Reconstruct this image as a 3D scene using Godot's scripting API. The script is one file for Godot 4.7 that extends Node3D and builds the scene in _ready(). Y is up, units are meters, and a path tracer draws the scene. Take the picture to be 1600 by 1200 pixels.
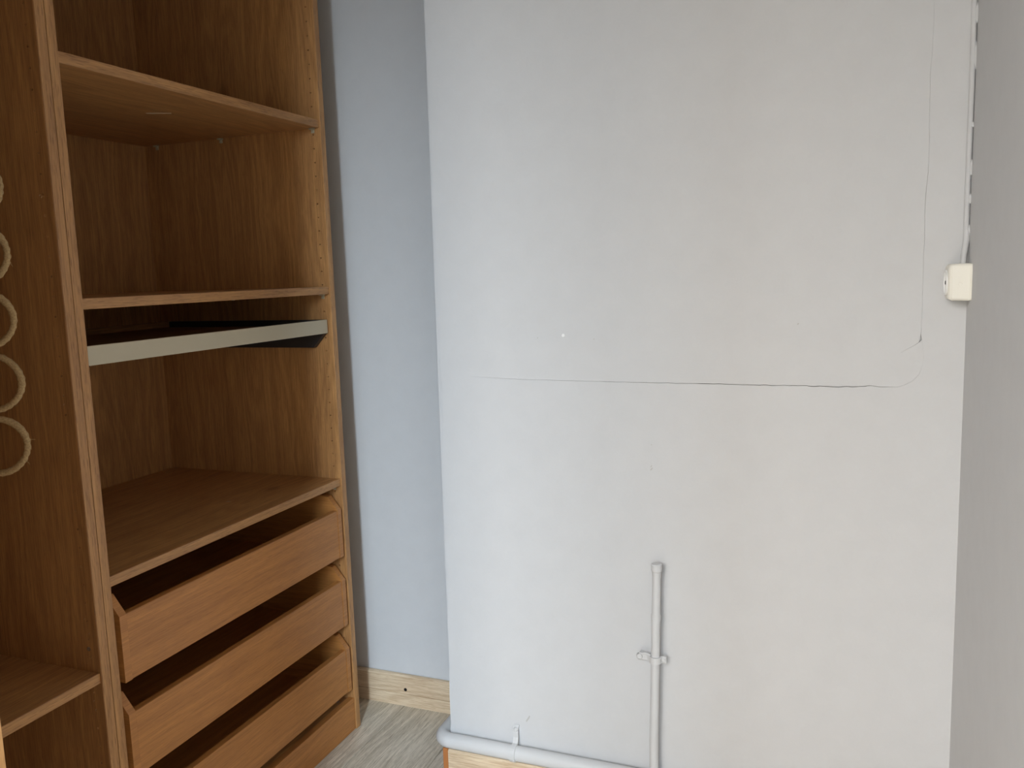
extends Node3D
# A bedroom corner: two open oak wardrobes on the left, a painted chimney breast ahead, a wall on the right.
# x points away from the wardrobe fronts (front plane x = 0), z towards the camera, y up; metres.

const ROOM_LEFT := -0.62
const ROOM_RIGHT := 1.3488
const OPENING := 2.2          # the wide opening into the next room, under a lintel
const LINTEL := 1.92  # unseen lintel, its height set to keep window light off the upper walls
const WINDOW_WALL := 4.6
const NEXT_LEFT := -1.6
const NEXT_RIGHT := 3.0
const NEXT_CEILING := 3.9
const RIGHT_END := 3.25        # right wall stretched this far, unseen, to block the narrow window's light
const ALCOVE := -0.139
const BREAST := 0.136
const CEILING := 2.5

# ---------------------------------------------------------------- tunable light and colours
const WALL := Color(0.83, 0.83, 0.83)
const OAK_LIGHT := Color(0.82, 0.615, 0.39)
const OAK_DARK := Color(0.58, 0.405, 0.245)
const FRONT_LIGHT := Color(0.83, 0.575, 0.318)
const FRONT_DARK := Color(0.62, 0.40, 0.20)
# unseen windows added behind the camera, each tinted and powered to shape the light: x0, x1, y0, y1, light energy, light colour
const WINDOWS := [[-1.4, -0.4, 1.4, 3.5, 6.8, Color(1.0, 0.985, 0.97)], [0.28, 0.90, 1.6, 3.6, 8.2, Color(1.0, 0.985, 0.97)], [1.50, 1.88, 1.6, 3.6, 25.5, Color(0.86, 0.935, 1.0)]]

var M := {}
var taken := {}
var rng := RandomNumberGenerator.new()

# ---------------------------------------------------------------- naming
func numbered(called: String) -> String:
	if not taken.has(called):
		taken[called] = 0
		return called
	taken[called] += 1
	return "%s_%03d" % [called, taken[called]]

func tag(o: Node, label: String, category: String, group := "") -> Node:
	o.set_meta("label", label)
	o.set_meta("category", category)
	if group != "":
		o.set_meta("group", group)
	return o

func thing(called: String, at: Vector3, label: String, category: String, group := "") -> Node3D:
	var o := Node3D.new()
	o.name = numbered(called)
	add_child(o)
	o.position = at
	tag(o, label, category, group)
	return o

func begin() -> SurfaceTool:
	var st := SurfaceTool.new()
	st.begin(Mesh.PRIMITIVE_TRIANGLES)
	return st

func commit(st: SurfaceTool, called: String, mat: Material, parent: Node, tangents := false) -> MeshInstance3D:
	if tangents:
		st.generate_tangents()
	var o := MeshInstance3D.new()
	o.name = called
	o.mesh = st.commit()
	o.material_override = mat
	o.cast_shadow = GeometryInstance3D.SHADOW_CASTING_SETTING_ON
	parent.add_child(o, true)
	return o

func group_node(called: String, parent: Node, at := Vector3.ZERO) -> Node3D:
	var o := Node3D.new()
	o.name = called
	parent.add_child(o, true)
	o.position = at
	return o

func structure(o: Node, label := "", category := "") -> Node:
	o.set_meta("kind", "structure")
	if label != "":
		tag(o, label, category)
	return o

# ---------------------------------------------------------------- mesh helpers
const SU := 0.6
const SV := 1.2

func face_uv(p: Vector3, n: Vector3, grain: int, off: Vector2) -> Vector2:
	var a := n.abs().max_axis_index()
	var u := 0.0
	var v := 0.0
	if a == grain:
		u = p[(a + 1) % 3]
		v = p[(a + 2) % 3] * 0.35
	else:
		v = p[grain]
		u = p[3 - a - grain]
	return Vector2(u / SU, v / SV) + off

func tri(st: SurfaceTool, a: Vector3, b: Vector3, c: Vector3, n: Vector3, grain := 1, off := Vector2.ZERO, ns := []) -> void:
	var vs := [a, b, c]
	var nn := [n, n, n] if ns.is_empty() else ns.duplicate()
	if (b - a).cross(c - a).dot(n) > 0.0:
		vs = [a, c, b]
		nn = [nn[0], nn[2], nn[1]]
	for i in 3:
		st.set_normal(nn[i])
		st.set_uv(face_uv(vs[i], n, grain, off))
		st.add_vertex(vs[i])

func quad(st: SurfaceTool, a: Vector3, b: Vector3, c: Vector3, d: Vector3, n: Vector3, grain := 1, off := Vector2.ZERO) -> void:
	tri(st, a, b, c, n, grain, off)
	tri(st, a, c, d, n, grain, off)

# a box with chamfered edges; grain is the axis the wood fibres follow
func cbox(st: SurfaceTool, lo: Vector3, hi: Vector3, bev := 0.0008, grain := 1, off := Vector2.ZERO) -> void:
	var c := (lo + hi) * 0.5
	var h := (hi - lo) * 0.5
	bev = minf(bev, minf(h.x, minf(h.y, h.z)) * 0.45)
	for a in 3:
		var u := (a + 1) % 3
		var w := (a + 2) % 3
		for s in [-1.0, 1.0]:
			var n := Vector3.ZERO
			n[a] = s
			var pts := []
			for k in [[-1, -1], [1, -1], [1, 1], [-1, 1]]:
				var p := Vector3.ZERO
				p[a] = s * h[a]
				p[u] = k[0] * (h[u] - bev)
				p[w] = k[1] * (h[w] - bev)
				pts.append(c + p)
			quad(st, pts[0], pts[1], pts[2], pts[3], n, grain, off)
			for s2 in [-1.0, 1.0]:
				var n2 := Vector3.ZERO
				n2[a] = s
				n2[u] = s2
				var e := []
				for k in [[0, -1], [0, 1], [1, 1], [1, -1]]:
					var p := Vector3.ZERO
					p[a] = s * (h[a] - (bev if k[0] == 1 else 0.0))
					p[u] = s2 * (h[u] - (bev if k[0] == 0 else 0.0))
					p[w] = k[1] * (h[w] - bev)
					e.append(c + p)
				quad(st, e[0], e[1], e[2], e[3], n2.normalized(), grain, off)
	for sx in [-1.0, 1.0]:
		for sy in [-1.0, 1.0]:
			for sz in [-1.0, 1.0]:
				var s := Vector3(sx, sy, sz)
				tri(st, c + s * (h - Vector3(0, bev, bev)), c + s * (h - Vector3(bev, 0, bev)), c + s * (h - Vector3(bev, bev, 0)), s.normalized(), grain, off)

func roff() -> Vector2:
	return Vector2(rng.randf(), rng.randf())

func board(parent: Node, called: String, lo: Vector3, hi: Vector3, mat: Material, grain := 1, bev := 0.0008) -> MeshInstance3D:
	var st := begin()
	cbox(st, lo, hi, bev, grain, roff())
	return commit(st, called, mat, parent)

# a flat outline in (axis u, axis w) pushed out along the remaining axis from a to b
func prism(st: SurfaceTool, outline: PackedVector2Array, axis: int, a: float, b: float, grain := 1, off := Vector2.ZERO) -> void:
	var u := (axis + 1) % 3
	var w := (axis + 2) % 3
	var ids := Geometry2D.triangulate_polygon(outline)
	var put := func(q: Vector2, d: float) -> Vector3:
		var p := Vector3.ZERO
		p[axis] = d
		p[u] = q.x
		p[w] = q.y
		return p
	for e in [[a, -1.0], [b, 1.0]]:
		var n := Vector3.ZERO
		n[axis] = e[1]
		for i in range(0, ids.size(), 3):
			tri(st, put.call(outline[ids[i]], e[0]), put.call(outline[ids[i + 1]], e[0]), put.call(outline[ids[i + 2]], e[0]), n, grain, off)
	var turn := -1.0 if Geometry2D.is_polygon_clockwise(outline) else 1.0
	for i in outline.size():
		var p := outline[i]
		var q := outline[(i + 1) % outline.size()]
		var t := (q - p).normalized()
		var n := Vector3.ZERO
		n[u] = t.y * turn
		n[w] = -t.x * turn
		quad(st, put.call(p, a), put.call(q, a), put.call(q, b), put.call(p, b), n, grain, off)

# a tube along points with a radius for each
func tube(st: SurfaceTool, pts: Array, radii: Array, seg := 14, caps := true, flat := 1.0) -> void:
	var rings := []
	var side := Vector3.ZERO
	for i in pts.size():
		var t: Vector3 = (pts[mini(i + 1, pts.size() - 1)] - pts[maxi(i - 1, 0)]).normalized()
		if side == Vector3.ZERO:
			side = t.cross(Vector3.UP if absf(t.y) < 0.9 else Vector3.RIGHT).normalized()
		side = (side - t * side.dot(t)).normalized()
		var up := t.cross(side)
		var ring := []
		for k in seg:
			var an := TAU * k / seg
			ring.append([pts[i] + (side * cos(an) + up * sin(an) * flat) * radii[i], (side * cos(an) + up * sin(an) / flat).normalized()])
		rings.append(ring)
	for i in pts.size() - 1:
		for k in seg:
			var a = rings[i][k]
			var b = rings[i][(k + 1) % seg]
			var c = rings[i + 1][(k + 1) % seg]
			var d = rings[i + 1][k]
			tri(st, a[0], b[0], c[0], (a[1] + c[1]).normalized(), 1, Vector2.ZERO, [a[1], b[1], c[1]])
			tri(st, a[0], c[0], d[0], (a[1] + c[1]).normalized(), 1, Vector2.ZERO, [a[1], c[1], d[1]])
	if caps:
		for e in [[0, 1], [pts.size() - 1, pts.size() - 2]]:
			var n: Vector3 = (pts[e[0]] - pts[e[1]]).normalized()
			for k in seg:
				tri(st, pts[e[0]], rings[e[0]][k][0], rings[e[0]][(k + 1) % seg][0], n)

# a flat band along points, its width along the given direction
func ribbon(st: SurfaceTool, pts: Array, wide: Vector3, half: float, thick: float) -> void:
	var rows := []
	for i in pts.size():
		var t: Vector3 = (pts[mini(i + 1, pts.size() - 1)] - pts[maxi(i - 1, 0)]).normalized()
		var n := t.cross(wide).normalized()
		rows.append([pts[i] - wide * half - n * thick, pts[i] + wide * half - n * thick, pts[i] + wide * half + n * thick, pts[i] - wide * half + n * thick])
	for i in rows.size() - 1:
		var mid: Vector3 = (pts[i] + pts[i + 1]) * 0.5
		for k in 4:
			var a: Vector3 = rows[i][k]
			var b: Vector3 = rows[i][(k + 1) % 4]
			var c: Vector3 = rows[i + 1][(k + 1) % 4]
			var d: Vector3 = rows[i + 1][k]
			var nn := (b - a).cross(d - a).normalized()
			if nn.dot((a + b + c + d) * 0.25 - mid) < 0.0:
				nn = -nn
			quad(st, a, b, c, d, nn)
	for e in [0, rows.size() - 1]:
		var nn: Vector3 = (pts[e] - pts[1 if e == 0 else e - 1]).normalized()
		quad(st, rows[e][0], rows[e][1], rows[e][2], rows[e][3], nn)

# the turned profile [[radius, height], ...] about an axis through "at" along "dir"
func lathe(st: SurfaceTool, prof: Array, at: Vector3, dir: Vector3, seg := 24) -> void:
	var side := dir.cross(Vector3.UP if absf(dir.y) < 0.9 else Vector3.RIGHT).normalized()
	var up := dir.cross(side)
	for i in prof.size() - 1:
		var dr: float = prof[i + 1][0] - prof[i][0]
		var dh: float = prof[i + 1][1] - prof[i][1]
		for k in seg:
			var a0 := TAU * k / seg
			var a1 := TAU * (k + 1) / seg
			var r0 := side * cos(a0) + up * sin(a0)
			var r1 := side * cos(a1) + up * sin(a1)
			var n0 := (r0 * dh - dir * dr).normalized()
			var n1 := (r1 * dh - dir * dr).normalized()
			var A: Vector3 = at + r0 * prof[i][0] + dir * prof[i][1]
			var B: Vector3 = at + r1 * prof[i][0] + dir * prof[i][1]
			var C: Vector3 = at + r1 * prof[i + 1][0] + dir * prof[i + 1][1]
			var D: Vector3 = at + r0 * prof[i + 1][0] + dir * prof[i + 1][1]
			var nm := (n0 + n1).normalized()
			if prof[i][0] > 1e-6:
				tri(st, A, B, C, nm, 1, Vector2.ZERO, [n0, n1, n1])
			if prof[i + 1][0] > 1e-6:
				tri(st, A, C, D, nm, 1, Vector2.ZERO, [n0, n1, n0])

# ---------------------------------------------------------------- materials
func noise(seed_: int, freq: float, oct := 3, type := FastNoiseLite.TYPE_SIMPLEX_SMOOTH) -> FastNoiseLite:
	var n := FastNoiseLite.new()
	n.seed = seed_
	n.noise_type = type
	n.frequency = freq
	n.fractal_octaves = oct
	return n

# wood: the picture spans SU x SV metres, fibres along v; tiles by blending its far edge into its near one
func wood_image(w: int, h: int, base: Color, dark: Color, seed_: int, figure: float, pores: float, knots: Array, streak: float) -> Image:
	var n1 := noise(seed_, 1.0, 2)
	var n2 := noise(seed_ + 1, 1.0, 3)
	var n3 := noise(seed_ + 2, 1.0, 1)
	var n4 := noise(seed_ + 3, 1.0, 1)
	var bytes := PackedByteArray()
	bytes.resize(w * h * 3)
	for j in h:
		var y := SV * j / h
		for i in w:
			var x := SU * i / w
			# closed in u: walk round a circle
			var an := TAU * i / w
			var cx := cos(an) * SU / TAU
			var cz := sin(an) * SU / TAU
			var yy := absf(y - SV * 0.5)
			var bulge := 0.0
			for k in knots:
				var dx: float = x - k[0]
				var dy: float = y - k[1]
				bulge += k[2] * exp(-(dx * dx / (k[3] * k[3]) + dy * dy / (k[3] * k[3] * 5.0)))
			var warp := n1.get_noise_3d(cx * 14.0, yy * 2.2, cz * 14.0) + bulge
			var rings := sin(x / SU * TAU * 22.0 + warp * figure * 2.2)
			var fine := n2.get_noise_3d(cx * 420.0, yy * 10.0, cz * 420.0)
			var wide := n3.get_noise_3d(cx * 26.0, yy * 1.6, cz * 26.0)
			var pore := n4.get_noise_3d(cx * 760.0, yy * 34.0, cz * 760.0)
			var t := 0.34 + 0.11 * rings * streak + 0.46 * fine * streak + 0.14 * wide
			t += pores * clampf((pore - 0.35) * 2.6, 0.0, 1.0)
			for k in knots:
				var d := Vector2(x - k[0], (y - k[1]) * 0.6).length()
				t += 0.9 * exp(-pow(d / (k[3] * 0.16), 2.0)) * signf(k[2])
			t = clampf(t, 0.0, 1.0)
			var c := base.lerp(dark, t)
			var o := (j * w + i) * 3
			bytes[o] = int(c.r * 255.0)
			bytes[o + 1] = int(c.g * 255.0)
			bytes[o + 2] = int(c.b * 255.0)
	var im := Image.create_from_data(w, h, false, Image.FORMAT_RGB8, bytes)
	im.generate_mipmaps()
	return im

func mat(c: Color, rough := 0.6, metal := 0.0) -> StandardMaterial3D:
	var m := StandardMaterial3D.new()
	m.albedo_color = c
	m.roughness = rough
	m.metallic = metal
	return m

func wood_mat(im: Image, rough: float, tint := Color.WHITE) -> StandardMaterial3D:
	var m := mat(tint, rough)
	m.albedo_texture = ImageTexture.create_from_image(im)
	return m

# matt wall paint: faint mottling and the orange-peel of the roller
func paint(c: Color, rough := 0.75) -> StandardMaterial3D:
	var m := mat(c, rough)
	var t := NoiseTexture2D.new()
	t.width = 512
	t.height = 512
	t.seamless = true
	t.noise = noise(91, 0.012, 5)
	var g := Gradient.new()
	g.set_color(0, Color(0.985, 0.985, 0.985))
	g.set_color(1, Color(1, 1, 1))
	t.color_ramp = g
	m.albedo_texture = t
	var b := NoiseTexture2D.new()
	b.width = 512
	b.height = 512
	b.seamless = true
	b.as_normal_map = true
	b.bump_strength = 1.6
	b.noise = noise(17, 0.16, 2)
	m.normal_enabled = true
	m.normal_texture = b
	m.normal_scale = 0.05
	m.uv1_triplanar = true
	m.uv1_world_triplanar = true
	m.uv1_scale = Vector3(2.3, 2.3, 2.3)
	return m

func make_materials() -> void:
	var oak := wood_image(1024, 1024, OAK_LIGHT, OAK_DARK, 5, 5.5, 0.35, [[0.16, 0.3, 0.8, 0.07], [0.45, 0.85, -0.9, 0.09]], 1.0)
	M.oak = wood_mat(oak, 0.42)
	var front := wood_image(1024, 1024, FRONT_LIGHT, FRONT_DARK, 67, 4.0, 0.3, [], 0.75)
	M.oak_front = wood_mat(front, 0.42)
	var edge := wood_image(512, 1024, OAK_LIGHT, OAK_DARK, 88, 3.0, 0.5, [], 0.9)
	M.edge = wood_mat(edge, 0.42)
	var pale := wood_image(1024, 1024, Color(0.92, 0.84, 0.72), Color(0.74, 0.62, 0.49), 23, 5.0, 0.45, [[0.3, 0.6, 1.0, 0.10]], 1.2)
	M.pale_oak = wood_mat(pale, 0.55)
	var lam := wood_image(1024, 1024, Color(0.91, 0.865, 0.79), Color(0.64, 0.59, 0.51), 41, 4.0, 0.6, [[0.12, 0.42, 0.9, 0.05], [0.41, 0.8, 1.0, 0.06], [0.3, 0.12, 0.8, 0.045]], 1.1)
	M.laminate = wood_mat(lam, 0.5)
	M.wall = paint(WALL)
	M.ceiling = paint(Color(0.90, 0.90, 0.89))
	M.pipe = mat(Color(0.83, 0.83, 0.828), 0.5)
	M.cream = mat(Color(0.965, 0.95, 0.90), 0.35)
	M.white = mat(Color(0.95, 0.95, 0.94), 0.4)
	M.dark = mat(Color(0.06, 0.05, 0.045), 0.6)
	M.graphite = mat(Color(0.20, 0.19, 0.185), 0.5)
	M.underlay = mat(Color(0.30, 0.28, 0.26), 0.9)
	M.steel = mat(Color(0.72, 0.72, 0.70), 0.35, 0.9)
	M.tray_front = mat(Color(0.80, 0.755, 0.65), 0.45)
	M.raw_edge = mat(Color(0.72, 0.46, 0.25), 0.7)
	M.plaster = mat(Color(0.74, 0.73, 0.71), 0.95)
	M.plastic = mat(Color(0.72, 0.68, 0.57), 0.3)
	M.chip = mat(Color(0.75, 0.66, 0.55), 0.8)
	# jute twine: fibre colour varies along the wrapping
	var jt := NoiseTexture2D.new()
	jt.width = 256
	jt.height = 256
	jt.seamless = true
	jt.noise = noise(8, 0.05, 4)
	var jg := Gradient.new()
	jg.set_color(0, Color(0.62, 0.50, 0.33))
	jg.set_color(1, Color(0.86, 0.75, 0.56))
	jt.color_ramp = jg
	M.jute = mat(Color.WHITE, 0.9)
	M.jute.albedo_texture = jt
	M.jute.uv1_triplanar = true
	M.jute.uv1_scale = Vector3(22, 22, 22)
	M.glass = mat(Color(0.9, 0.95, 0.97, 0.08), 0.02)
	M.glass.transparency = BaseMaterial3D.TRANSPARENCY_ALPHA
	M.frame_white = mat(Color(0.9, 0.9, 0.88), 0.35)

# ---------------------------------------------------------------- wardrobe pieces
# a side panel lying in a z plane with a column of real peg holes near its front edge on the named face
func side_panel(parent: Node, x0: float, x1: float, y0: float, y1: float, z0: float, z1: float, holes_face: float, called := "side_panel") -> MeshInstance3D:
	var st := begin()
	var off := roff()
	var pitch := 0.032
	var hx := x1 - 0.0205
	var half := 0.008
	var r := 0.0022
	var n_holes := int((y1 - y0 - 0.14) / pitch)
	var ya := y0 + 0.10
	var yb := ya + n_holes * pitch
	var zf := z1 if holes_face > 0 else z0
	var zo := z0 if holes_face > 0 else z1
	var nf := Vector3(0, 0, holes_face)
	var b := 0.0008
	# edges and the far face
	quad(st, Vector3(x0, y0, zo), Vector3(x1, y0, zo), Vector3(x1, y1, zo), Vector3(x0, y1, zo), -nf, 1, off)
	var zi0 := z0 + b
	var zi1 := z1 - b
	quad(st, Vector3(x1, y0, zi0), Vector3(x1, y0, zi1), Vector3(x1, y1, zi1), Vector3(x1, y1, zi0), Vector3.RIGHT, 1, off + Vector2(0.3, 0.1))
	for e in [[zi0, z0, -1.0], [zi1, z1, 1.0]]:
		quad(st, Vector3(x1, y0, e[0]), Vector3(x1 - b, y0, e[1]), Vector3(x1 - b, y1, e[1]), Vector3(x1, y1, e[0]), Vector3(1, 0, e[2]).normalized(), 1, off)
	quad(st, Vector3(x0, y0, z0), Vector3(x0, y0, z1), Vector3(x0, y1, z1), Vector3(x0, y1, z0), Vector3.LEFT, 1, off)
	quad(st, Vector3(x0, y0, z0), Vector3(x1, y0, z0), Vector3(x1, y0, z1), Vector3(x0, y0, z1), Vector3.DOWN, 1, off)
	quad(st, Vector3(x0, y1, z0), Vector3(x1, y1, z0), Vector3(x1, y1, z1), Vector3(x0, y1, z1), Vector3.UP, 1, off)
	# the drilled face
	for q in [[x0, hx - half, y0, y1], [hx + half, x1 - b, y0, y1], [hx - half, hx + half, y0, ya], [hx - half, hx + half, yb, y1]]:
		quad(st, Vector3(q[0], q[2], zf), Vector3(q[1], q[2], zf), Vector3(q[1], q[3], zf), Vector3(q[0], q[3], zf), nf, 1, off)
	for k in n_holes:
		var yc := ya + (k + 0.5) * pitch
		for i in 8:
			var p := []
			for a in [i, i + 1]:
				var an: float = TAU * a / 8.0
				var d := Vector2(cos(an), sin(an))
				var edge := d / maxf(absf(d.x), absf(d.y))
				p.append([Vector3(hx + edge.x * half, yc + edge.y * pitch * 0.5, zf), Vector3(hx + d.x * r, yc + d.y * r, zf), Vector3(-d.x, -d.y, 0)])
			quad(st, p[0][0], p[1][0], p[1][1], p[0][1], nf, 1, off)
			var deep := Vector3(0, 0, -holes_face * 0.011)
			quad(st, p[0][1], p[1][1], p[1][1] + deep, p[0][1] + deep, (p[0][2] + p[1][2]).normalized(), 1, off)
			tri(st, Vector3(hx, yc, zf) + deep, p[0][1] + deep, p[1][1] + deep, nf, 1, off)
	var o := commit(st, called, M.oak, parent)
	board(o, "edge_band", Vector3(x1 + 0.0001, y0, z0 + 0.0003), Vector3(x1 + 0.0011, y1, z1 - 0.0003), M.edge, 1, 0.0004)
	return o

func shelf(parent: Node, top: float, za: float, zb: float, depth: float, pins := true) -> Node3D:
	var s := board(parent, "shelf", Vector3(-depth, top - 0.018, za), Vector3(-0.004, top, zb), M.oak, 2)
	board(s, "edge_band", Vector3(-0.0039, top - 0.0177, za + 0.0003), Vector3(-0.0029, top - 0.0003, zb - 0.0003), M.edge, 2, 0.0004)
	if pins:
		for px in [-0.0205, -0.29, -0.494]:
			for e in [[za, 1.0], [zb, -1.0]]:
				var st := begin()
				var y := top - 0.018
				var zc: float = e[0]
				cbox(st, Vector3(px - 0.0065, y - 0.003, minf(zc, zc + e[1] * 0.009)), Vector3(px + 0.0065, y, maxf(zc, zc + e[1] * 0.009)), 0.0005)
				cbox(st, Vector3(px - 0.0042, y - 0.011, minf(zc, zc + e[1] * 0.003)), Vector3(px + 0.0042, y - 0.003, maxf(zc, zc + e[1] * 0.003)), 0.0008)
				lathe(st, [[0.0026, 0.0], [0.0026, 0.004], [0.0018, 0.0052], [0.0, 0.0052]], Vector3(px, y - 0.005, zc), Vector3(0, 0, e[1]), 10)
				commit(st, "shelf_pin", M.plastic, s)
	return s

func drawer(parent: Node, bottom: float, front_x: float, tall := 0.1222) -> Node3D:
	var d := group_node("drawer", parent, Vector3(front_x, bottom, 0))
	var za := 0.029
	var zb := 0.721
	var th := 0.0155
	var side_outline := PackedVector2Array()   # (y, x) for a prism along z would be (x, y)
	for p in [[0.0, 0.0], [0.0, tall], [-0.027, tall + 0.034], [-0.047, tall + 0.036], [-0.5, tall + 0.036], [-0.5, 0.0]]:
		side_outline.append(Vector2(p[0], p[1]))
	for e in [[za, za + th], [zb - th, zb]]:
		var st := begin()
		prism(st, side_outline, 2, e[0], e[1], 0, roff())
		commit(st, "drawer_side", M.oak_front, d)
	board(d, "drawer_front", Vector3(-0.0165, 0.0, za + th + 0.0004), Vector3(-0.0012, tall, zb - th - 0.0004), M.oak_front, 2)
	board(d, "drawer_back", Vector3(-0.5, 0.0, za + th), Vector3(-0.486, 0.12, zb - th), M.oak_front, 2)
	board(d, "drawer_bottom", Vector3(-0.486, 0.012, za + th), Vector3(-0.0165, 0.018, zb - th), M.oak_front, 2)
	for e in [[0.0185, za - 0.0005], [zb + 0.0005, 0.7315]]:
		board(d, "runner", Vector3(-0.49, 0.004, e[0]), Vector3(-0.03, 0.03, e[1]), M.steel, 0)
	return d

func build_wardrobe() -> void:
	var w := thing("wardrobe", Vector3.ZERO, "open oak wardrobe with three drawers, shelves and a grey-fronted pull-out tray", "wardrobe")
	var t := 0.018
	side_panel(w, -0.56, 0.0, 0.0, 2.36, 0.0, t, 1.0)
	side_panel(w, -0.56, 0.0, 0.0, 2.36, 0.75 - t, 0.7496, -1.0)
	board(w, "back_panel", Vector3(-0.541, 0.06, t), Vector3(-0.535, 2.342, 0.75 - t), M.oak)
	board(w, "top_panel", Vector3(-0.56, 2.342, t), Vector3(-0.001, 2.36, 0.75 - t), M.oak, 2)
	board(w, "bottom_panel", Vector3(-0.535, 0.063, t), Vector3(-0.019, 0.081, 0.75 - t), M.oak, 2)
	board(w, "plinth", Vector3(-0.0185, 0.0, t), Vector3(-0.0015, 0.0845, 0.75 - t), M.oak_front, 2)
	var s1 := shelf(w, 1.5246, t, 0.75 - t, 0.53)
	shelf(w, 1.1354, t, 0.75 - t, 0.53)
	var s3 := shelf(w, 0.6615, t, 0.75 - t, 0.53)
	shelf(w, 1.93, t, 0.75 - t, 0.53)
	# a pale scuff under the upper shelf and a fleck on the lower one
	var st := begin()
	tube(st, [Vector3(-0.197, 1.5064, 0.3545), Vector3(-0.184, 1.5061, 0.3465), Vector3(-0.172, 1.5064, 0.339), Vector3(-0.155, 1.5062, 0.3287)], [0.0009, 0.0019, 0.0012, 0.0018], 6, true, 1.0)
	commit(st, "splinter", M.chip, s1)
	st = begin()
	tube(st, [Vector3(-0.139, 0.6617, 0.2758), Vector3(-0.134, 0.6618, 0.2728), Vector3(-0.130, 0.6617, 0.2700)], [0.0006, 0.0014, 0.0007], 6, true, 1.0)
	commit(st, "splinter", M.chip, s3)
	# pull-out tray
	var tr := group_node("pull_out_tray", w, Vector3.ZERO)
	board(tr, "tray_front", Vector3(-0.014, 1.0235, 0.0235), Vector3(-0.0095, 1.0565, 0.7265), M.tray_front, 2, 0.0006)
	board(tr, "tray_panel", Vector3(-0.50, 1.030, 0.036), Vector3(-0.0145, 1.042, 0.714), M.oak, 2)
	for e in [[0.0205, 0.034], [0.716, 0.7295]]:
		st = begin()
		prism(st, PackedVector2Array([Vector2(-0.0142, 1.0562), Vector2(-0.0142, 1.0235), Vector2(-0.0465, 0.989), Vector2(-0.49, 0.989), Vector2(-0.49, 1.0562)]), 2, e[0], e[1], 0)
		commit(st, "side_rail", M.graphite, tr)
	board(tr, "back_rail", Vector3(-0.505, 1.02, 0.0205), Vector3(-0.4905, 1.0562, 0.7295), M.oak, 2)
	drawer(w, 0.4660, 0.001, 0.1205)
	drawer(w, 0.2870, 0.001, 0.1185)
	drawer(w, 0.1130, 0.001, 0.1120)
	# the screw seen on the bottom panel behind the plinth
	st = begin()
	lathe(st, [[0.0055, 0.0], [0.0055, 0.0012], [0.004, 0.0022], [0.0, 0.0024]], Vector3(-0.034, 0.081, 0.045), Vector3.UP, 14)
	commit(st, "screw", M.steel, w)

func build_left_wardrobe() -> void:
	var w := thing("wardrobe", Vector3(0, 0, 0.75), "narrow open oak wardrobe beside the drawers, with a low shelf and jute ring hanger", "wardrobe")
	var t := 0.018
	var wid := 0.5
	side_panel(w, -0.56, 0.0, 0.0, 2.36, 0.0004, t, 1.0)
	side_panel(w, -0.56, 0.0, 0.0, 2.36, wid - t, wid, -1.0)
	board(w, "back_panel", Vector3(-0.541, 0.06, t), Vector3(-0.535, 2.342, wid - t), M.oak)
	board(w, "top_panel", Vector3(-0.56, 2.342, t), Vector3(-0.001, 2.36, wid - t), M.oak, 2)
	board(w, "bottom_panel", Vector3(-0.535, 0.063, t), Vector3(-0.019, 0.081, wid - t), M.oak, 2)
	board(w, "plinth", Vector3(-0.0185, 0.0, t), Vector3(-0.0015, 0.083, wid - t), M.oak, 2)
	shelf(w, 0.5063, t, wid - t, 0.53, false)
	shelf(w, 1.93, t, wid - t, 0.53)
	var st := begin()
	tube(st, [Vector3(-0.27, 1.83, t), Vector3(-0.27, 1.83, wid - t)], [0.0125, 0.0125], 16, true, 0.6)
	commit(st, "clothes_rail", M.steel, w)
	# an empty metal sleeve in one peg hole
	st = begin()
	lathe(st, [[0.0016, -0.006], [0.0016, 0.0006], [0.0034, 0.0008], [0.0034, 0.0], [0.0034, -0.0005]], Vector3(-0.0225, 0.5466, t), Vector3(0, 0, 1), 14)
	commit(st, "peg_sleeve", M.steel, w)
	# chips along the peg column
	for c in [[-0.0239, 1.2968], [-0.0275, 1.300], [-0.0218, 0.9657], [-0.0231, 0.4533], [-0.0205, 0.4385], [-0.025, 0.60], [-0.018, 0.575]]:
		st = begin()
		var p := Vector3(c[0], c[1], t)
		tube(st, [p + Vector3(-0.001, -0.0014, 0), p + Vector3(0.0002, 0, 0.0003), p + Vector3(0.0012, 0.0012, 0)], [0.0003, 0.0008, 0.0003], 6, true, 0.5)
		commit(st, "splinter", M.chip, w)
	# the door, hinged on the far panel and standing open
	var d := group_node("door", w, Vector3(0.0, 0.0, wid))
	board(d, "door_leaf", Vector3(0.004, 0.02, 0.001), Vector3(0.430, 2.34, 0.019), M.oak)
	board(d, "edge_band", Vector3(0.4301, 0.02, 0.0013), Vector3(0.4311, 2.34, 0.0187), M.edge, 1, 0.0004)
	for y in [0.25, 1.18, 2.1]:
		st = begin()
		lathe(st, [[0.0, 0.0], [0.0175, 0.0], [0.0175, 0.002], [0.0, 0.002]], Vector3(0.03, y, 0.001), Vector3(0, 0, -1), 20)
		cbox(st, Vector3(-0.06, y - 0.012, -0.032), Vector3(0.034, y + 0.012, -0.0185), 0.002)
		commit(st, "hinge", M.steel, d)

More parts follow.
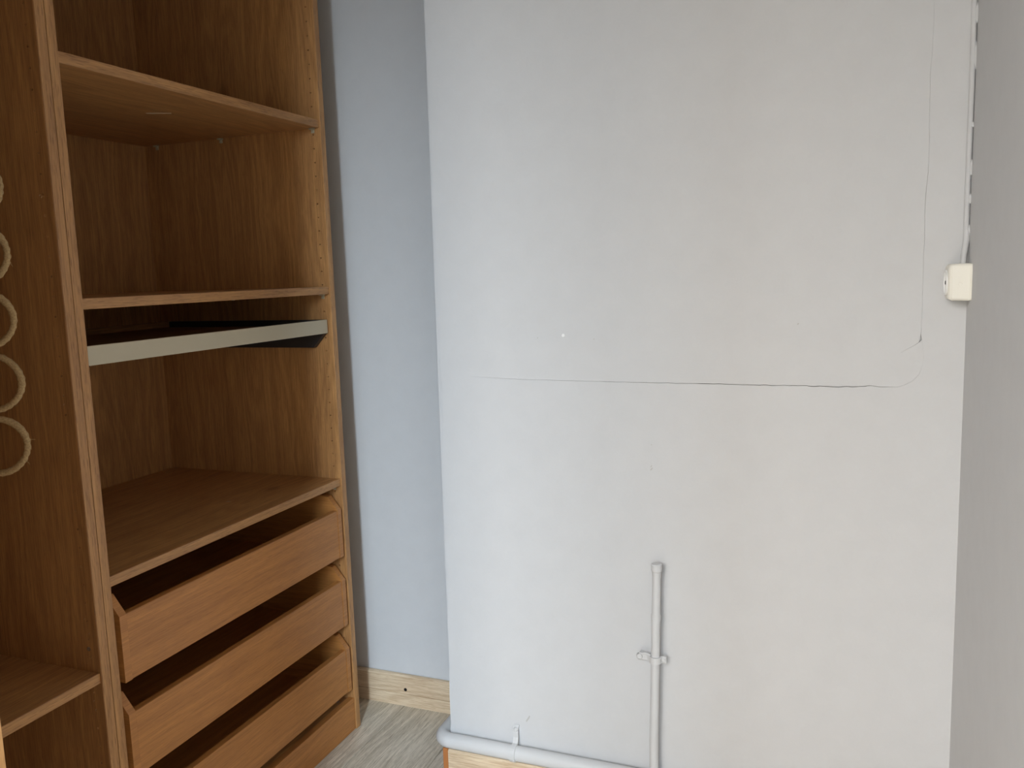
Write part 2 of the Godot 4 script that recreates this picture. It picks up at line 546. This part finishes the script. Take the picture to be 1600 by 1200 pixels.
# ---------------------------------------------------------------- jute ring hanger
func ring_mesh(variant: int) -> ArrayMesh:
	var st := begin()
	var r := RandomNumberGenerator.new()
	r.seed = 300 + variant
	var seg := 110
	var sec := 9
	var R := 0.0425
	var rows := []
	var ph := r.randf() * TAU
	for i in seg:
		var a := TAU * i / seg
		var rad := 0.0052 * (1.0 + 0.10 * sin(a * 27.0 + ph) + 0.06 * r.randf_range(-1, 1) + 0.07 * sin(a * 3.0 + ph))
		var rr := R * (1.0 + 0.012 * sin(2.0 * a + ph) + 0.008 * sin(3.0 * a - ph))
		var row := []
		for k in sec:
			var b := TAU * k / sec
			var out := Vector3(cos(a), sin(a), 0)
			var n := out * cos(b) + Vector3(0, 0, 1) * sin(b)
			row.append([out * rr + n * rad * Vector3(1, 1, 1.15), n])
		rows.append(row)
	for i in seg:
		for k in sec:
			var A = rows[i][k]
			var B = rows[(i + 1) % seg][k]
			var C = rows[(i + 1) % seg][(k + 1) % sec]
			var D = rows[i][(k + 1) % sec]
			tri(st, A[0], B[0], C[0], (A[1] + C[1]).normalized(), 1, Vector2.ZERO, [A[1], B[1], C[1]])
			tri(st, A[0], C[0], D[0], (A[1] + C[1]).normalized(), 1, Vector2.ZERO, [A[1], C[1], D[1]])
	# a few loose fibres
	for f in 5:
		var a := r.randf() * TAU
		var p := Vector3(cos(a), sin(a), 0) * (R + 0.005)
		var q := p + Vector3(r.randf_range(-1, 1), r.randf_range(-1, 1), r.randf_range(-0.3, 1)).normalized() * 0.007
		tube(st, [p, (p + q) * 0.5 + Vector3(0, 0.001, 0.001), q], [0.0006, 0.0005, 0.0002], 4)
	return st.commit()

func build_hanger() -> void:
	var h := thing("ring_hanger", Vector3(-0.168, 0.0, 0.9335), "hanger of jute-wrapped rings in columns, hanging inside the narrow wardrobe", "hanger")
	h.rotation.y = atan2(0.6, 0.8)     # local x points to (0.8, 0, -0.6)
	var meshes := [ring_mesh(0), ring_mesh(1), ring_mesh(2), ring_mesh(3)]
	for row in 7:
		for col in 4:
			var o := MeshInstance3D.new()
			o.name = "ring"
			o.mesh = meshes[(row * 3 + col) % 4]
			o.material_override = M.jute
			h.add_child(o, true)
			o.position = Vector3((col - 1.5) * 0.085 + 0.0012 * sin(row * 2.1), 0.913 + row * 0.0985, 0.0)
			o.rotation.z = rng.randf() * TAU
			o.rotation.y = rng.randf_range(-0.08, 0.08)
	var st := begin()
	tube(st, [Vector3(-0.18, 1.555, 0), Vector3(0.18, 1.555, 0)], [0.006, 0.006], 12)
	for i in 4:
		tube(st, [Vector3((i - 1.5) * 0.085, 1.555, 0), Vector3((i - 1.5) * 0.085, 1.545, 0)], [0.0065, 0.0065], 10)
	commit(st, "crossbar", M.jute, h)
	st = begin()
	var hook := [Vector3(0, 1.555, 0), Vector3(0, 1.78, 0)]
	var rail: Vector3 = h.transform.affine_inverse() * Vector3(-0.27, 1.832, 0.9335)
	hook.append(Vector3(rail.x * 0.4, 1.815, rail.z * 0.4))
	for i in 10:
		var a := deg_to_rad(20.0 + i * 18.0)
		var c := Vector3(rail.x, 0, rail.z).normalized()
		hook.append(Vector3(rail.x, 1.828, rail.z) - c * cos(a) * 0.017 + Vector3(0, sin(a) * 0.0145, 0))
	var rr := []
	for p in hook:
		rr.append(0.0019)
	tube(st, hook, rr, 8)
	commit(st, "hook", M.steel, h)

# ---------------------------------------------------------------- the chimney breast with its crack
func edge_x(y: float) -> float:
	var pts := [[-0.1, 0.328], [0.12, 0.3317], [0.5, 0.3415], [0.92, 0.3472], [1.71, 0.348], [3.0, 0.348]]
	for i in pts.size() - 1:
		if y <= pts[i + 1][0]:
			return lerpf(pts[i][1], pts[i + 1][1], (y - pts[i][0]) / (pts[i + 1][0] - pts[i][0]))
	return 0.348

func build_breast() -> void:
	var st := begin()
	var nz := noise(77, 14.0, 3)
	# the crack: x, y, width in millimetres
	var key := [[0.40, 0.9397, 0.0], [0.4536, 0.9364, 0.25], [0.5544, 0.9335, 0.4], [0.6513, 0.9329, 0.5], [0.7312, 0.9319, 0.8], [0.8084, 0.9318, 0.9], [0.8831, 0.9316, 1.0], [0.9553, 0.9313, 1.2], [1.0252, 0.9308, 1.3], [1.0929, 0.9309, 1.4], [1.1477, 0.9305, 1.8], [1.1905, 0.932, 1.9], [1.1989, 0.9335, 1.0], [1.2168, 0.9315, 0.9], [1.2428, 0.9315, 0.45], [1.2551, 0.9351, 0.3], [1.2682, 0.9422, 0.25], [1.279, 0.9548, 0.25], [1.2846, 0.9718, 0.2], [1.2862, 0.9886, 0.2], [1.2835, 1.005, 0.25], [1.2801, 1.0255, 0.4], [1.2808, 1.0721, 0.4], [1.2806, 1.1161, 0.45], [1.2803, 1.1598, 0.5], [1.2814, 1.1923, 0.6], [1.2802, 1.2355, 0.6], [1.2812, 1.2675, 0.65], [1.2833, 1.2993, 0.7], [1.2841, 1.3362, 0.6], [1.2834, 1.3604, 0.8], [1.2825, 1.3939, 0.45], [1.2825, 1.4251, 0.4], [1.2823, 1.4664, 0.45], [1.2843, 1.4969, 0.5], [1.285, 1.5375, 0.4], [1.2848, 1.5779, 0.35], [1.2852, 1.75, 0.3], [1.286, 2.1, 0.15], [1.286, CEILING, 0.0]]
	var line := []
	line.append([Vector2(edge_x(0.9405), 0.9405), 0.0])
	for i in key.size() - 1:
		var a := Vector2(key[i][0], key[i][1])
		var b := Vector2(key[i + 1][0], key[i + 1][1])
		var n := maxi(1, int(a.distance_to(b) / 0.007))
		var nor := (b - a).normalized().orthogonal()
		for k in n:
			var f := float(k) / n
			var p := a.lerp(b, f)
			var wd: float = lerpf(key[i][2], key[i + 1][2], f) * (0.8 if p.y < 0.95 else 0.45)
			var j := nz.get_noise_1d((i * 100 + k) * 0.9) * 0.0016 * minf(1.0, wd)
			wd *= 1.0 + 0.9 * nz.get_noise_1d((i * 100 + k) * 2.3 + 400.0)
			line.append([p + nor * j, maxf(wd, 0.0) * 0.001])
	line.append([Vector2(1.286, CEILING), 0.0])
	var up := []
	var dn := []
	for i in line.size():
		var t: Vector2 = (line[mini(i + 1, line.size() - 1)][0] - line[maxi(i - 1, 0)][0]).normalized()
		var nl := Vector2(-t.y, t.x)
		up.append(line[i][0] + nl * line[i][1] * 0.5)
		dn.append(line[i][0] - nl * line[i][1] * 0.5 - nl * 0.00001)
	# a short branch of the crack, cut into the upper piece
	var branch := [Vector2(1.2775, 1.011), Vector2(1.2696, 1.0054), Vector2(1.2596, 0.9997), Vector2(1.2455, 0.9907)]
	var upper := PackedVector2Array()
	var done := false
	for i in up.size():
		upper.append(up[i])
		if not done and i + 1 < up.size() and up[i].x > 1.27 and up[i + 1].y > 1.016:
			done = true
			for k in branch.size():
				upper.append(branch[k] + Vector2(0.00008, -0.00012))
			for k in [2, 1, 0]:
				upper.append(branch[k] + Vector2(-0.00008, 0.00012))
	var ragged := noise(5, 30.0, 2)
	var left_edge := []
	var y := -0.06
	while y < CEILING:
		left_edge.append(Vector2(edge_x(y) + ragged.get_noise_1d(y * 3.0) * 0.0016, y))
		y += 0.02
	left_edge.append(Vector2(edge_x(CEILING), CEILING))
	for i in range(left_edge.size() - 1, -1, -1):
		if left_edge[i].y > 0.95:
			upper.append(left_edge[i])
	var lower := PackedVector2Array()
	for p in left_edge:
		if p.y < 0.93:
			lower.append(p)
	for p in dn:
		lower.append(p)
	lower.append(Vector2(ROOM_RIGHT + 0.002, CEILING))
	lower.append(Vector2(ROOM_RIGHT + 0.002, -0.06))
	var depth := 0.006
	for poly in [upper, lower]:
		prism(st, poly, 2, BREAST - depth, BREAST)
	# body of the breast behind the plaster skin
	for i in left_edge.size() - 1:
		var a: Vector2 = left_edge[i]
		var b: Vector2 = left_edge[i + 1]
		quad(st, Vector3(a.x, a.y, BREAST - depth), Vector3(b.x, b.y, BREAST - depth), Vector3(b.x, b.y, ALCOVE - 0.1), Vector3(a.x, a.y, ALCOVE - 0.1), Vector3.LEFT)
	quad(st, Vector3(0.33, -0.06, BREAST - depth), Vector3(ROOM_RIGHT, -0.06, BREAST - depth), Vector3(ROOM_RIGHT, CEILING, BREAST - depth), Vector3(0.348, CEILING, BREAST - depth), Vector3(0, 0, 1))
	quad(st, Vector3(0.30, -0.06, ALCOVE - 0.1), Vector3(ROOM_RIGHT, -0.06, ALCOVE - 0.1), Vector3(ROOM_RIGHT, CEILING, ALCOVE - 0.1), Vector3(0.30, CEILING, ALCOVE - 0.1), Vector3(0, 0, -1))
	structure(commit(st, "wall_back", M.wall, self), "grey painted chimney breast with a long horizontal crack", "wall")

func wall(called: String, lo: Vector3, hi: Vector3, label: String, m: Material = null) -> void:
	structure(board(self, called, lo, hi, M.wall if m == null else m, 1, 0.0), label, "ceiling" if called.begins_with("ceiling") else "wall")

func build_shell() -> void:
	var L := ROOM_LEFT
	var R := ROOM_RIGHT
	# floor: a base under separate laminate boards
	var fl := board(self, "floor", Vector3(NEXT_LEFT - 0.1, -0.06, ALCOVE - 0.1), Vector3(NEXT_RIGHT + 0.1, -0.009, WINDOW_WALL + 0.25), M.underlay)
	structure(fl, "grey-brown laminate floor in boards", "floor")
	var wide := 0.192
	var x := 0.0625 - wide * 9.0
	var row := 0
	while x < NEXT_RIGHT:
		var z: float = ALCOVE + 0.002 - [0.55, 0.12, 0.9, 0.33][row % 4]
		while z < WINDOW_WALL:
			var za := maxf(z, ALCOVE + 0.002)
			var zb := minf(z + 1.285, WINDOW_WALL)
			var xa := maxf(x, NEXT_LEFT)
			var xb := minf(x + wide, NEXT_RIGHT)
			if zb - za > 0.02 and xb > xa:
				var sp := begin()
				cbox(sp, Vector3(xa + 0.0008, -0.009, za + 0.0008), Vector3(xb - 0.0008, 0.0, zb - 0.0008), 0.0012, 2, roff())
				commit(sp, "plank", M.laminate, fl)
			z += 1.285
		x += wide
		row += 1
	build_breast()
	var lo := -0.06
	wall("wall_alcove", Vector3(L - 0.1, lo, ALCOVE - 0.1), Vector3(0.36, CEILING, ALCOVE), "narrow grey painted alcove wall between wardrobe and chimney breast")
	wall("wall_right", Vector3(R, lo, ALCOVE - 0.1), Vector3(R + 0.12, NEXT_CEILING, RIGHT_END), "grey painted side wall right of the socket")  # carried on past the camera to shade the breast from the narrow window
	wall("wall_left", Vector3(L - 0.1, lo, ALCOVE - 0.1), Vector3(L, CEILING, OPENING), "grey painted wall behind the wardrobes")
	wall("ceiling", Vector3(L - 0.1, CEILING, ALCOVE - 0.1), Vector3(R, CEILING + 0.1, OPENING), "white painted ceiling over the wardrobes", M.ceiling)
	wall("wall_lintel", Vector3(NEXT_LEFT - 0.1, LINTEL, OPENING), Vector3(R, NEXT_CEILING, OPENING + 0.15), "unseen painted wall over the wide opening, set low to cut window light")
	wall("wall_jamb", Vector3(NEXT_LEFT - 0.1, lo, OPENING), Vector3(L, LINTEL, OPENING + 0.15), "painted wall left of the wide opening")
	wall("wall_far_left", Vector3(NEXT_LEFT - 0.1, lo, OPENING + 0.15), Vector3(NEXT_LEFT, NEXT_CEILING, WINDOW_WALL + 0.25), "painted left wall of the next room")
	wall("wall_far_back", Vector3(R + 0.12, lo, OPENING), Vector3(NEXT_RIGHT + 0.1, NEXT_CEILING, OPENING + 0.15), "painted back wall of the next room")
	wall("wall_far_right", Vector3(NEXT_RIGHT, lo, OPENING), Vector3(NEXT_RIGHT + 0.1, NEXT_CEILING, WINDOW_WALL + 0.25), "painted right wall of the next room")
	wall("ceiling_high", Vector3(NEXT_LEFT - 0.1, NEXT_CEILING, OPENING), Vector3(NEXT_RIGHT + 0.1, NEXT_CEILING + 0.1, WINDOW_WALL + 0.25), "white painted ceiling of the next room", M.ceiling)
	# the window wall: piers and spandrels round the openings
	var st := begin()
	var B := WINDOW_WALL
	var from := NEXT_LEFT
	var pieces := []
	for w in WINDOWS:
		pieces.append([from, w[0], lo, NEXT_CEILING])
		pieces.append([w[0], w[1], lo, w[2]])
		pieces.append([w[0], w[1], w[3], NEXT_CEILING])
		from = w[1]
	pieces.append([from, NEXT_RIGHT, lo, NEXT_CEILING])
	for q in pieces:
		cbox(st, Vector3(q[0], q[2], B), Vector3(q[1], q[3], B + 0.25), 0.0)
	structure(commit(st, "wall_front", M.wall, self), "painted wall with three added tall windows", "wall")
	for n in WINDOWS.size():
		var w = WINDOWS[n]
		var win := group_node("window_%d" % (n + 1), self, Vector3(0, 0, B + 0.14))
		structure(win, ["added unseen tall white-framed window facing the wardrobe end", "added unseen tall white-framed middle window", "added unseen narrow tall white-framed window"][n], "window")
		st = begin()
		var f := 0.05
		for q in [[w[0], w[0] + f, w[2], w[3]], [w[1] - f, w[1], w[2], w[3]], [w[0] + f, w[1] - f, w[2], w[2] + f], [w[0] + f, w[1] - f, w[3] - f, w[3]]]:
			cbox(st, Vector3(q[0], q[2], -0.03), Vector3(q[1], q[3], 0.03), 0.003)
		commit(st, "window_frame", M.frame_white, win)
		st = begin()
		cbox(st, Vector3(w[0] + f, w[2] + f, -0.002), Vector3(w[1] - f, w[3] - f, 0.002), 0.0)
		commit(st, "pane", M.glass, win)

# skirting board with a groove along it
func skirting(called: String, x0: float, x1: float, z: float, h: float, th: float, label: String) -> Node3D:
	var st := begin()
	var prof := PackedVector2Array([Vector2(0.0, z), Vector2(0.0, z + th), Vector2(h * 0.390, z + th), Vector2(h * 0.397, z + th - 0.003), Vector2(h * 0.413, z + th - 0.003), Vector2(h * 0.420, z + th), Vector2(h - 0.004, z + th), Vector2(h, z + th - 0.004), Vector2(h, z)])
	prism(st, prof, 0, x0, x1, 0, roff())
	var o := commit(st, called, M.pale_oak, self)
	structure(o, label, "skirting board")
	return o

func build_trim() -> void:
	var s := skirting("baseboard_alcove", ROOM_LEFT, edge_x(0.05), ALCOVE + 0.003, 0.0865, 0.013, "pale oak skirting board on the alcove wall with a screw hole")
	# the screw hole: a rimmed bore
	var st := begin()
	lathe(st, [[0.0048, 0.0], [0.0044, 0.0008], [0.0030, 0.0006], [0.0, 0.0003]], Vector3(0.0686, 0.0475, ALCOVE + 0.016), Vector3(0, 0, 1), 14)
	commit(st, "screw_hole", M.dark, s)
	skirting("baseboard_back", edge_x(0.05) - 0.001, ROOM_RIGHT, BREAST, 0.079, 0.014, "pale oak skirting board along the foot of the chimney breast")
	# skirting on the flank of the breast; its sawn end faces the room
	st = begin()
	cbox(st, Vector3(edge_x(0.05) - 0.016, 0.0, ALCOVE + 0.017), Vector3(edge_x(0.05) - 0.003, 0.079, BREAST + 0.010), 0.0008, 2)
	structure(commit(st, "trim_1", M.raw_edge, self), "short skirting board with an orange sawn end at the chimney corner", "skirting board")

# ---------------------------------------------------------------- pipes, socket, conduit
func build_pipe() -> void:
	var g := thing("gas_pipe", Vector3(0.808, 0.08, BREAST), "grey painted pipe along the skirting with a capped upright branch", "pipe")
	var o := -g.position
	# horizontal run, round the corner of the breast
	var st := begin()
	var y := 0.1085
	var zc := BREAST + 0.022
	var xl := edge_x(y) - 0.012
	var pts := [Vector3(xl - 0.006, y, ALCOVE + 0.01), Vector3(xl - 0.006, y, BREAST - 0.012)]
	for i in 7:
		var a := deg_to_rad(i * 15.0)
		pts.append(Vector3(xl - 0.006 + 0.026 * (1.0 - cos(a)), y, zc - 0.026 + 0.026 * sin(a)))
	pts.append(Vector3(0.8, y - 0.001, zc))
	pts.append(Vector3(ROOM_RIGHT, y - 0.002, zc))
	var rr := []
	for p in pts:
		rr.append(0.0168)
	for i in pts.size():
		pts[i] += o
	tube(st, pts, rr, 22)
	commit(st, "pipe_run", M.pipe, g)
	# upright branch: slightly bowed, with a thicker joint
	st = begin()
	var zu := BREAST + 0.026
	var ups := [[0.808, 0.10, 0.0092], [0.8085, 0.2, 0.0092], [0.8115, 0.30, 0.0088], [0.8140, 0.40, 0.0087], [0.8150, 0.452, 0.0088], [0.8155, 0.457, 0.0098], [0.8156, 0.466, 0.0098], [0.8158, 0.471, 0.0084], [0.8172, 0.54, 0.0083], [0.8176, 0.552, 0.0085]]
	pts = []
	rr = []
	for u in ups:
		pts.append(Vector3(u[0], u[1], zu) + o)
		rr.append(u[2])
	tube(st, pts, rr, 18)
	commit(st, "pipe_riser", M.pipe, g)
	st = begin()
	var cp := Vector3(0.8178, 0.545, zu) + o
	lathe(st, [[0.0, 0.0], [0.0088, 0.0], [0.0094, 0.012], [0.0113, 0.0145], [0.0113, 0.027], [0.0100, 0.0285], [0.0, 0.0285]], cp, Vector3.UP, 8)
	commit(st, "cap", M.pipe, g)
	# clip on the upright
	var c := group_node("pipe_clip", g, Vector3(0.8135, 0.373, BREAST) + o)
	st = begin()
	var arc := [Vector3(0.0205, 0, 0.0205), Vector3(0.0150, 0, 0.0212)]
	for i in 10:
		var a := deg_to_rad(-5.0 + i * 20.0)
		arc.append(Vector3(cos(a) * 0.0106, 0, 0.026 + sin(a) * 0.0106))
	arc.append(Vector3(-0.017, 0.0015, 0.0225))
	arc.append(Vector3(-0.034, 0.002, 0.0215))
	ribbon(st, arc, Vector3.UP, 0.0068, 0.0016)
	cbox(st, Vector3(-0.041, -0.0085, 0.010), Vector3(-0.0095, 0.0035, 0.0205), 0.0025)
	cbox(st, Vector3(0.0095, -0.0075, 0.0195), Vector3(0.0215, 0.0060, 0.0240), 0.0014)
	commit(st, "strap", M.pipe, c)
	# the wall stud that carries the clip on the left, with its paint-clogged head
	st = begin()
	tube(st, [Vector3(-0.033, 0.0, 0.0), Vector3(-0.033, 0.0, 0.019), Vector3(-0.033, 0.0012, 0.0225), Vector3(-0.033, 0.0012, 0.0255)], [0.0042, 0.0042, 0.0062, 0.0052], 12)
	tube(st, [Vector3(-0.034, 0.004, 0.021), Vector3(-0.022, 0.0085, 0.023), Vector3(-0.010, 0.007, 0.025)], [0.0022, 0.0026, 0.0016], 8)
	commit(st, "stud", M.pipe, c)
	st = begin()
	lathe(st, [[0.0036, 0.0], [0.0036, 0.0016], [0.0026, 0.0026], [0.0, 0.0026]], Vector3(0.0158, 0.0, 0.0240), Vector3(0, 0, 1), 12)
	tube(st, [Vector3(0.0158, 0.0, 0.0), Vector3(0.0158, 0.0, 0.0205)], [0.0026, 0.0026], 8)
	commit(st, "screw", M.pipe, c)
	# clip on the horizontal run: a strap over the pipe, screwed to the wall above it
	c = group_node("pipe_clip", g, Vector3(0.4975, y, BREAST) + o)
	st = begin()
	arc = [Vector3(-0.001, 0.054, 0.0015), Vector3(-0.001, 0.049, 0.008), Vector3(-0.0008, 0.041, 0.0095), Vector3(-0.0004, 0.030, 0.010), Vector3(0, 0.0195, 0.0145)]
	for i in 11:
		var a := deg_to_rad(105.0 - i * 17.0)
		arc.append(Vector3(0, sin(a) * 0.0180, 0.022 + cos(a) * 0.0180))
	ribbon(st, arc, Vector3.RIGHT, 0.0060, 0.0016)
	commit(st, "strap", M.pipe, c)
	st = begin()
	lathe(st, [[0.0052, 0.0], [0.0052, 0.011], [0.0040, 0.013], [0.0, 0.0135]], Vector3(-0.001, 0.047, 0.0), Vector3(0, 0, 1), 14)
	commit(st, "screw", M.pipe, c)
	st = begin()
	lathe(st, [[0.0026, 0.0], [0.0026, 0.0016], [0.0015, 0.0026], [0.0, 0.0026]], Vector3(0.0042, -0.008, 0.0385), Vector3(0, -0.4, 0.9).normalized(), 10)
	commit(st, "screw", M.pipe, c)

func rounded_rect(w: float, h: float, r: float, seg := 5) -> PackedVector2Array:
	var p := PackedVector2Array()
	for c in [[w - r, h - r, 0.0], [r - w, h - r, 90.0], [r - w, r - h, 180.0], [w - r, r - h, 270.0]]:
		for i in seg + 1:
			var a := deg_to_rad(c[2] + 90.0 * i / seg)
			p.append(Vector2(c[0] + r * cos(a), c[1] + r * sin(a)))
	return p

func build_socket() -> void:
	# surface-mounted on the right wall, hard into the corner; its face looks across the room
	var s := thing("wall_socket", Vector3(ROOM_RIGHT, 1.115, 0.166), "cream surface-mounted wall socket in the corner below the conduit", "socket")
	var st := begin()
	# loft in -x: [distance from wall, half width along z, half height]
	var prof := [[0.0, 0.0290, 0.0300], [0.003, 0.0296, 0.0306], [0.0285, 0.0290, 0.0300], [0.0325, 0.0270, 0.0280], [0.0345, 0.0240, 0.0250]]
	var loops := []
	for p in prof:
		var lp := []
		for q in rounded_rect(p[1], p[2], 0.005):
			lp.append(Vector3(-p[0], q.y, q.x))
		loops.append(lp)
	for i in loops.size() - 1:
		var n: int = loops[i].size()
		for k in n:
			var a: Vector3 = loops[i][k]
			var b: Vector3 = loops[i][(k + 1) % n]
			var c: Vector3 = loops[i + 1][(k + 1) % n]
			var d: Vector3 = loops[i + 1][k]
			var nn := (b - a).cross(d - a).normalized()
			if nn.dot((a + c) * 0.5 - Vector3(-0.01, 0, 0)) < 0.0:
				nn = -nn
			quad(st, a, b, c, d, nn)
	var last: Array = loops[loops.size() - 1]
	for k in last.size():
		tri(st, Vector3(-0.0345, 0, 0), last[k], last[(k + 1) % last.size()], Vector3.LEFT)
	commit(st, "box", M.cream, s)
	st = begin()
	lathe(st, [[0.0215, 0.0], [0.0215, 0.0024], [0.0205, 0.0032], [0.0190, 0.0032], [0.0185, 0.0005], [0.0, 0.0005]], Vector3(-0.0342, -0.001, 0.0), Vector3.LEFT, 32)
	commit(st, "plug_well", M.white, s)
	for dz in [-0.0095, 0.0095]:
		st = begin()
		lathe(st, [[0.0032, 0.0], [0.0032, 0.0012], [0.0026, 0.0014], [0.0024, 0.0002], [0.0, 0.0002]], Vector3(-0.0346, -0.001, dz), Vector3.LEFT, 12)
		commit(st, "pin_hole", M.dark, s)
	st = begin()
	lathe(st, [[0.0030, 0.0], [0.0026, 0.0008], [0.0, 0.001]], Vector3(-0.017, -0.003, 0.0293), Vector3(0, 0, 1), 12)
	commit(st, "knockout", M.cream, s)

func build_conduit() -> void:
	var c := thing("cable_conduit", Vector3(1.343, 1.16, BREAST), "thin grey painted cable conduit running up the wall corner above the socket", "conduit")
	var o := -c.position
	var st := begin()
	var pts := []
	var rr := []
	var y := 1.185
	while y <= CEILING - 0.002:
		pts.append(Vector3(1.3438 + 0.0006 * sin(y * 9.0) - 0.0014 * smoothstep(1.42, 1.6, y), y, BREAST + 0.0045) + o)
		rr.append(0.0042)
		y += 0.05
	tube(st, pts, rr, 14)
	commit(st, "conduit_tube", M.wall, c)
	# the sheath bends out into the socket
	st = begin()
	tube(st, [Vector3(1.3440, 1.20, BREAST + 0.005) + o, Vector3(1.3440, 1.184, BREAST + 0.007) + o, Vector3(1.3420, 1.172, BREAST + 0.012) + o, Vector3(1.3400, 1.158, BREAST + 0.016) + o, Vector3(1.3392, 1.142, BREAST + 0.018) + o], [0.0046, 0.0052, 0.0050, 0.0044, 0.0044], 14)
	commit(st, "sheath", M.pipe, c)
	# dabs of filler bridging the gap to the right wall
	for d in [[1.548, 0.016], [1.482, 0.022], [1.372, 0.004], [1.303, 0.013], [1.252, 0.008], [1.197, 0.012], [1.62, 0.02]]:
		st = begin()
		tube(st, [Vector3(1.3475, d[0] - d[1], BREAST + 0.004) + o, Vector3(1.3475, d[0] - d[1] * 0.5, BREAST + 0.0055) + o, Vector3(1.3475, d[0] + d[1] * 0.4, BREAST + 0.0055) + o, Vector3(1.3475, d[0] + d[1], BREAST + 0.004) + o], [0.0012, 0.0034, 0.0034, 0.0012], 9)
		commit(st, "filler", M.wall, c)

func build_marks() -> void:
	var st := begin()
	lathe(st, [[0.0036, 0.0], [0.0036, 0.0008], [0.0028, 0.0016], [0.0, 0.0018]], Vector3.ZERO, Vector3(0, 0, 1), 14)
	var o := commit(st, "wall_plug", M.white, self)
	o.position = Vector3(0.6264, 1.0253, BREAST)
	tag(o, "tiny white wall plug in the chimney breast above the crack", "wall plug")
	# paint chips that lift off the breast
	var wall := get_node("wall_back")
	for m in [[0.804, 0.7584, 0.004, 0.0016], [0.8035, 0.764, 0.0028, 0.001], [0.5232, 0.1808, 0.0085, 0.0022], [0.5712, 1.0202, 0.0016, 0.0012], [0.6907, 1.0174, 0.0014, 0.001], [1.0772, 1.0449, 0.0018, 0.0014], [0.8045, 0.8077, 0.0014, 0.0009]]:
		st = begin()
		var n := 9
		var ring := []
		for k in n:
			var a := TAU * k / n + 0.3
			ring.append(Vector3(m[0] + cos(a) * m[3] * rng.randf_range(0.6, 1.2) + sin(a) * m[2] * 0.5, m[1] + sin(a) * m[2] * rng.randf_range(0.7, 1.1), BREAST + 0.0001))
		for k in n:
			tri(st, Vector3(m[0], m[1], BREAST + 0.0007), ring[k], ring[(k + 1) % n], Vector3(0, 0, 1))
		commit(st, "chip", M.plaster, wall)

func _ready() -> void:
	rng.seed = 11
	var cam := Camera3D.new()
	cam.name = "camera"
	cam.fov = rad_to_deg(2.0 * atan(600.0 / 1320.63))
	cam.near = 0.02
	cam.transform = Transform3D(Basis(Vector3(0.92944813, -0.03259273, -0.36751040), Vector3(-0.01814986, 0.99084551, -0.13377504), Vector3(0.36850613, 0.13100723, 0.92034795)), Vector3(1.1623, 1.1552, 1.7617))
	add_child(cam)
	cam.current = true
	var env := Environment.new()
	env.background_mode = Environment.BG_SKY
	var sky := Sky.new()
	var pm := ProceduralSkyMaterial.new()
	pm.sky_top_color = Color(0.55, 0.68, 0.85)
	pm.sky_horizon_color = Color(0.80, 0.86, 0.92)
	pm.ground_horizon_color = Color(0.55, 0.55, 0.52)
	pm.ground_bottom_color = Color(0.40, 0.39, 0.36)
	sky.sky_material = pm
	env.sky = sky
	env.tonemap_mode = Environment.TONE_MAPPER_LINEAR
	env.tonemap_exposure = 1.07
	env.sdfgi_enabled = true
	env.ssao_enabled = true
	env.ssil_enabled = true
	var we := WorldEnvironment.new()
	we.name = "world"
	we.environment = env
	add_child(we)
	# area lights standing in for daylight, one in each added window of the next room
	for w in WINDOWS:
		var day := AreaLight3D.new()
		day.name = numbered("added_window_light")
		day.area_size = Vector2(w[1] - w[0] - 0.04, w[3] - w[2] - 0.04)
		day.light_energy = w[4]
		day.light_color = w[5]
		day.area_range = 14.0
		day.shadow_enabled = true
		day.position = Vector3((w[0] + w[1]) * 0.5, (w[2] + w[3]) * 0.5, WINDOW_WALL + 0.02)
		add_child(day)

	make_materials()
	build_shell()
	build_trim()
	build_wardrobe()
	build_left_wardrobe()
	build_hanger()
	build_pipe()
	build_conduit()
	build_socket()
	build_marks()
